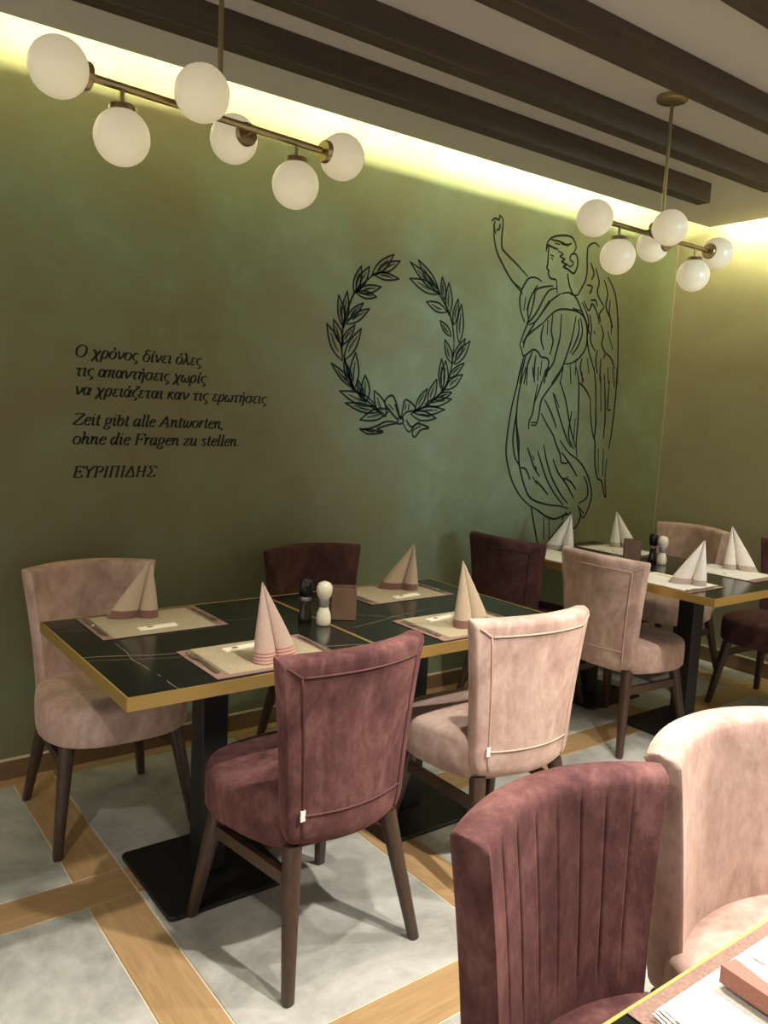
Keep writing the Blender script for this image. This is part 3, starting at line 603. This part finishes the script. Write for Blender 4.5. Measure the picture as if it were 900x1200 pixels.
# ------------------------------------------------------------------ things on the tables
ZT = .7508
def rsheet(hx, hy, z0, z1):
    return B(-hx, hx, -hy, hy, z0, z1)
def placemat(label, loc, rz, w=.40, d=.27, cream='mat_cream', grp='placemats'):
    t = thing('placemat', label, 'placemat', (loc[0], loc[1], ZT), rz, grp)
    obj('runner', rsheet(w/2, d/2, 0, .0014), MAT['mat_border'], t)
    obj('paper_sheet', B(-w/2+.042, w/2-.034, -d/2+.018, d/2, .0015, .0024), MAT[cream], t)
    return t
ZM = ZT + .0026
def napkin(label, loc, rz, mat='nap_lines', h=.225, flip=1, grp='folded napkins'):
    t = thing('napkin', label, 'napkin', (loc[0], loc[1], ZM), rz, grp)
    n = 28
    def cone(cx, cy, rx, ry, rot, hh, ax, ay):
        bm = bmesh.new(); rings = []
        for j in range(13):
            k = j/12; s = 1-k*.985; bulge = 1 + .10*math.sin(PI*k)
            zz = hh*k; ring = []
            for i in range(n):
                a = 2*PI*i/n; x = rx*math.cos(a); y = ry*math.sin(a)
                xx = x*math.cos(rot)-y*math.sin(rot); yy = x*math.sin(rot)+y*math.cos(rot)
                ring.append(((cx*(1-k)+ax*k) + xx*s*bulge, (cy*(1-k)+ay*k) + yy*s*bulge, zz))
            rings.append(ring)
        loft(bm, rings); return bm
    obj('fold', cone(0, 0, .033, .030, 0, h, -.012*flip, .006), MAT[mat], t, smooth=True, angle=60)
    obj('fold', cone(.078*flip, .030, .046, .028, .35*flip, h*.985, -.008*flip, .008), MAT[mat], t, smooth=True, angle=60)
    return t
def fork(label, loc, rz):
    t = thing('fork', label, 'fork', (loc[0], loc[1], ZM), rz, 'forks')
    bm = bmesh.new(); loft(bm, [[(-w, y, z), (w, y, z), (w, y, z+.002), (-w, y, z+.002)] for y, w, z in ((-.09, .0065, .001), (-.03, .0045, .003), (.03, .003, .005), (.045, .008, .003), (.06, .0115, .001))])
    obj('handle', bm, MAT['steel'], t)
    for k in range(4):
        x = -.0095 + k*.0063
        bm = bmesh.new(); loft(bm, [[(x-.0014, y, z), (x+.0014, y, z), (x+.0014, y, z+.0018), (x-.0014, y, z+.0018)] for y, z in ((.058, .001), (.08, .001), (.10, .005))])
        obj('tine', bm, MAT['steel'], t)
    return t
def knife(label, loc, rz):
    t = thing('knife', label, 'knife', (loc[0], loc[1], ZM), rz, 'knives')
    bm = bmesh.new(); loft(bm, [[(-w, y, .0005), (w, y, .0005), (w, y, .0055), (-w, y, .0055)] for y, w in ((-.10, .007), (-.06, .0065), (-.02, .005))])
    obj('handle', bm, MAT['steel'], t)
    bm = bmesh.new(); loft(bm, [[(-.004, y, .001), (w, y, .001), (w, y, .0025), (-.004, y, .0025)] for y, w in ((-.02, .006), (.03, .009), (.08, .009), (.10, .004), (.108, -.002))])
    obj('blade', bm, MAT['steel'], t)
    return t
def sachet(label, loc, rz):
    t = thing('sachet', label, 'sachet', (loc[0], loc[1], ZM), rz, 'paper sachets')
    bm = bmesh.new(); slab(bm, .062, .014, 0, .005, .003)
    obj('sleeve', bm, MAT['sachet'], t)
    obj('printed_mark', B(-.034, -.016, -.006, .006, .0051, .0055), MAT['sachet_print'], t)
    return t
def lath_obj(name, prof, mat, parent, n=24): return obj(name, lathe(bmesh.new(), prof, n), mat, parent, smooth=True, angle=45)
def mill_black(label, loc, sc=1.0):
    t = thing('pepper_mill', label, 'mill', (loc[0], loc[1], ZT), 0, 'pepper mills'); t.scale = (sc,)*3
    lath_obj('glass_body', [(.020, 0), (.023, .003), (.023, .014), (.020, .03), (.015, .055), (.0155, .07)], MAT['mill_glass'], t)
    lath_obj('collar', [(.0165, .07), (.018, .073), (.018, .081), (.0165, .084)], MAT['mill_label'], t)
    lath_obj('cap', [(.019, .0845), (.0225, .092), (.0235, .118), (.022, .134), (.017, .142), (.006, .145)], MAT['mill_black'], t)
    return t
def mill_white(label, loc, sc=1.0):
    t = thing('salt_mill', label, 'mill', (loc[0], loc[1], ZT), 0, 'salt mills'); t.scale = (sc,)*3
    lath_obj('body', [(.021, 0), (.0235, .004), (.0245, .02), (.022, .04), (.0165, .053), (.0155, .06)], MAT['mill_white'], t)
    lath_obj('neck_band', [(.0162, .0605), (.0172, .065), (.0172, .080), (.0165, .085)], MAT['mill_label'], t)
    lath_obj('head', [(.017, .0855), (.0225, .096), (.0265, .112), (.026, .126), (.020, .138), (.008, .144)], MAT['mill_white'], t)
    return t
def holder(label, loc, rz, w=.076, h=.115, d=.06):
    t = thing('menu_holder', label, 'holder', (loc[0], loc[1], ZT), rz, 'brown holders')
    e = .004
    obj('panel', B(-w/2, w/2, -d/2, -d/2+e, 0, h, bev=.001), MAT['leather'], t)
    obj('panel', B(-w/2, w/2, d/2-e, d/2, 0, h, bev=.001), MAT['leather'], t)
    obj('panel', B(-w/2, -w/2+e, -d/2+e, d/2-e, 0, h), MAT['leather'], t)
    obj('panel', B(w/2-e, w/2, -d/2+e, d/2-e, 0, h), MAT['leather'], t)
    obj('bottom', B(-w/2+e, w/2-e, -d/2+e, d/2-e, 0, e), MAT['leather'], t)
    return t

# left pair of tables
placemat('cream placemat at the far left of the left table', (.958, -.722), PI)
placemat('cream placemat in front of the plum chair at the near left', (1.097, -1.195), 0)
placemat('cream placemat at the far right, behind the brown holder', (1.935, -.712), PI)
placemat('cream placemat behind the near pink chair', (1.86, -1.20), 0)
napkin('cone-folded napkin at the far left, before the left pink chair', (.965, -.665), 2.45, 'nap_band', .195)
napkin('tall pink two-cone napkin with red border lines on the near left placemat', (1.07, -1.262), -.05, 'nap_lines', .225)
napkin('beige cone napkin with brown hem on the far right placemat', (2.02, -.71), 2.1, 'nap_band', .185)
napkin('beige cone napkin behind the near pink chair back', (1.825, -1.24), -.25, 'nap_band', .225)
sachet('white paper sachet on the far left placemat', (.945, -.80), .05)
sachet('white paper sachet beside the pink napkin on the near left placemat', (1.075, -1.115), .12)
sachet('white paper sachet on the far right placemat', (1.93, -.80), .08)
sachet('white paper sachet on the placemat behind the near pink chair', (1.83, -1.12), .1)
knife('knife at the left end of the far left placemat', (.778, -.72), PI)
fork('fork at the right end of the far left placemat', (1.135, -.72), PI)
fork('fork at the left end of the near left placemat', (.918, -1.20), 0)
knife('knife at the right end of the near left placemat', (1.278, -1.20), 0)
knife('knife at the left end of the far right placemat', (1.755, -.72), PI)
fork('fork at the right end of the far right placemat', (2.112, -.72), PI)
fork('fork at the left end of the placemat behind the near pink chair', (1.682, -1.20), 0)
knife('knife at the right end of the placemat behind the near pink chair', (2.04, -1.20), 0)
mill_black('black pepper mill beside the white mill on the table join', (1.40, -.93))
mill_white('cream salt mill between the black mill and the brown holder', (1.431, -.995))
holder('brown leather-look holder right of the cream mill on the near tables', (1.535, -.955), -.55, .084, .108)

# corner table
def cmat(label, loc, rz): return placemat(label, loc, rz, .40, .27, 'mat_white')
cmat('white placemat in front of the corner table pink chair', (3.222, -1.07), -PI/2)
cmat('white placemat in front of the dark maroon chair at the corner table', (3.222, -.40), -PI/2)
cmat('white placemat at the far side of the corner table, before the beige-lit chair', (3.735, -.42), PI/2)
cmat('white placemat at the right edge of the photo on the corner table', (3.735, -1.07), PI/2)
napkin('pale two-cone napkin nearest on the corner table', (3.27, -1.195), 1.75, 'nap_white', .205, 1)
napkin('pale cone napkin rising behind the maroon and pink chair backs', (3.42, -.315), 1.75, 'nap_white', .20, 1)
napkin('pale cone napkin at the back of the corner table, left of its brown holder', (3.80, -.335), -1.4, 'nap_white', .20, 1)
napkin('pale cone napkin at the right edge of the photo', (3.80, -1.03), -1.4, 'nap_white', .215, 1)
sachet('white paper sachet before the beige-lit chair', (3.64, -.42), PI/2)
sachet('white paper sachet before the corner table pink chair', (3.32, -1.02), PI/2)
sachet('white paper sachet beside the rightmost napkin', (3.64, -1.07), PI/2)
sachet('white paper sachet before the dark maroon chair by the corner table', (3.32, -.42), PI/2)
fork('fork nearest the camera on the corner table', (3.20, -.892), -PI/2)
knife('knife at the near corner of the corner table', (3.20, -1.247), -PI/2)
knife('knife before the beige-lit chair', (3.75, -.60), PI/2)
fork('fork beside the rightmost napkin', (3.75, -.90), PI/2)
mill_black('black pepper mill on the corner table', (3.60, -.72))
mill_white('cream salt mill on the corner table', (3.585, -.785))
holder('brown leather-look holder on the corner table', (3.53, -.645), -.85, .084, .108)

# foreground table
placemat('brightly lit placemat on the foreground table', (1.0, -2.8005), PI, .40, .27, 'mat_white')
fork('fork at the left end of the foreground placemat', (.826, -2.79), 0)
knife('knife partly under the foreground napkin', (1.03, -2.806), 0)
t = thing('napkin', 'folded beige napkin with mauve hem lying on the foreground table', 'napkin', (.94, -2.71, ZM+.0062), 0, 'folded napkins')
def wedge(pts, z0, z1, r):
    bm = bmesh.new(); c = Vector((sum(p[0] for p in pts)/len(pts), sum(p[1] for p in pts)/len(pts), 0))
    def ring(k, z): return [(c.x+(p[0]-c.x)*k, c.y+(p[1]-c.y)*k, z) for p in pts]
    loft(bm, [ring(1-r, z0), ring(1, z0+(z1-z0)*.3), ring(1, z0+(z1-z0)*.6), ring(1-r*.6, z1-(z1-z0)*.12), ring(1-r*2, z1)]); return bm
P_ = catmull([(0, 0), (-.006, -.04), (-.008, -.09), (.0, -.15), (.09, -.125), (.20, -.085), (.12, -.045)], 4) 
obj('fold', wedge(P_, 0, .020, .05), MAT['nap_fold'], t, smooth=True, angle=50)
H_ = [(-.004, 0.007), (-.0075, -.04), (-.0095, -.09), (-.002, -.152), (.018, -.147), (.012, -.09), (.014, -.04), (.024, .003)]
obj('hem', wedge(H_, .0, .0235, .0), MAT['hem'], t, smooth=True, angle=50)

# ------------------------------------------------------------------ six-globe pendant lamps
def make_lamp(label, loc, rz):
    t = thing('globe_pendant', label, 'lamp', loc, rz, 'six-globe brass pendant lamps')
    R_ = .061; E = .3833
    tubex = lambda a, b, r, n=12: tube(bmesh.new(), [a, b], r, n)
    obj('bar', tubex((-E+R_+.012, 0, 0), (E-R_-.012, 0, 0), .0085), MAT['brass_dark'], t, smooth=True, angle=40)
    obj('rod', tubex((0, 0, .006), (0, 0, ZC-.03-loc[2]), .0065), MAT['brass_dark'], t, smooth=True, angle=40)
    z1 = ZC - loc[2]
    lath_obj('canopy', [(.012, z1-.022), (.05, z1-.018), (.054, z1-.015), (.054, z1-.0005)], MAT['brass_dark'], t, 28)
    for k in range(4):
        a = PI/4 + k*PI/2; bm = bmesh.new()
        lathe(bm, [(.004, z1-.021), (.004, z1-.017)], 8, (.036*math.cos(a), .036*math.sin(a), 0)); obj('screw', bm, MAT['brass_dark'], t)
    def globe(c, d, stem):
        c = Vector(c); d = Vector(d).normalized()         # d: from the globe towards its mount
        bm = bmesh.new(); bmesh.ops.create_uvsphere(bm, u_segments=32, v_segments=20, radius=R_)
        g = obj('globe', bm, MAT['opal'], t, loc=c, smooth=True)
        q = d.to_track_quat('Z', 'Y')
        bm = bmesh.new(); lathe(bm, [(.004, R_*.93+.011), (.027, R_*.93+.010), (.029, R_*.93+.006), (.029, R_*.93-.012), (.026, R_*.93-.013)], 24)
        cc = obj('globe_cup', bm, MAT['brass_dark'], t, loc=c, smooth=True, angle=40); cc.rotation_euler = q.to_euler()
        if stem:
            e = c + d*stem; s = c + d*(R_*.93+.01)
            obj('stem', tubex(s, e, .005), MAT['brass_dark'], t, smooth=True, angle=40)
    globe((-E, 0, 0), (1, 0, 0), 0); globe((E, 0, 0), (-1, 0, 0), 0)
    globe((-.244, 0, -.105), (0, 0, 1), .098); globe((.2306, 0, -.105), (0, 0, 1), .098)
    globe((-.1086, -.1074, 0), (0, 1, 0), .101); globe((.1095, .1074, 0), (0, -1, 0), .101)
    return t
make_lamp('brass pendant with six white globes at the upper left', (.8886, -1.2872, 2.1315), .1063)
make_lamp('brass pendant with six white globes at the upper right', (2.6365, -1.2988, 2.1315), .023)
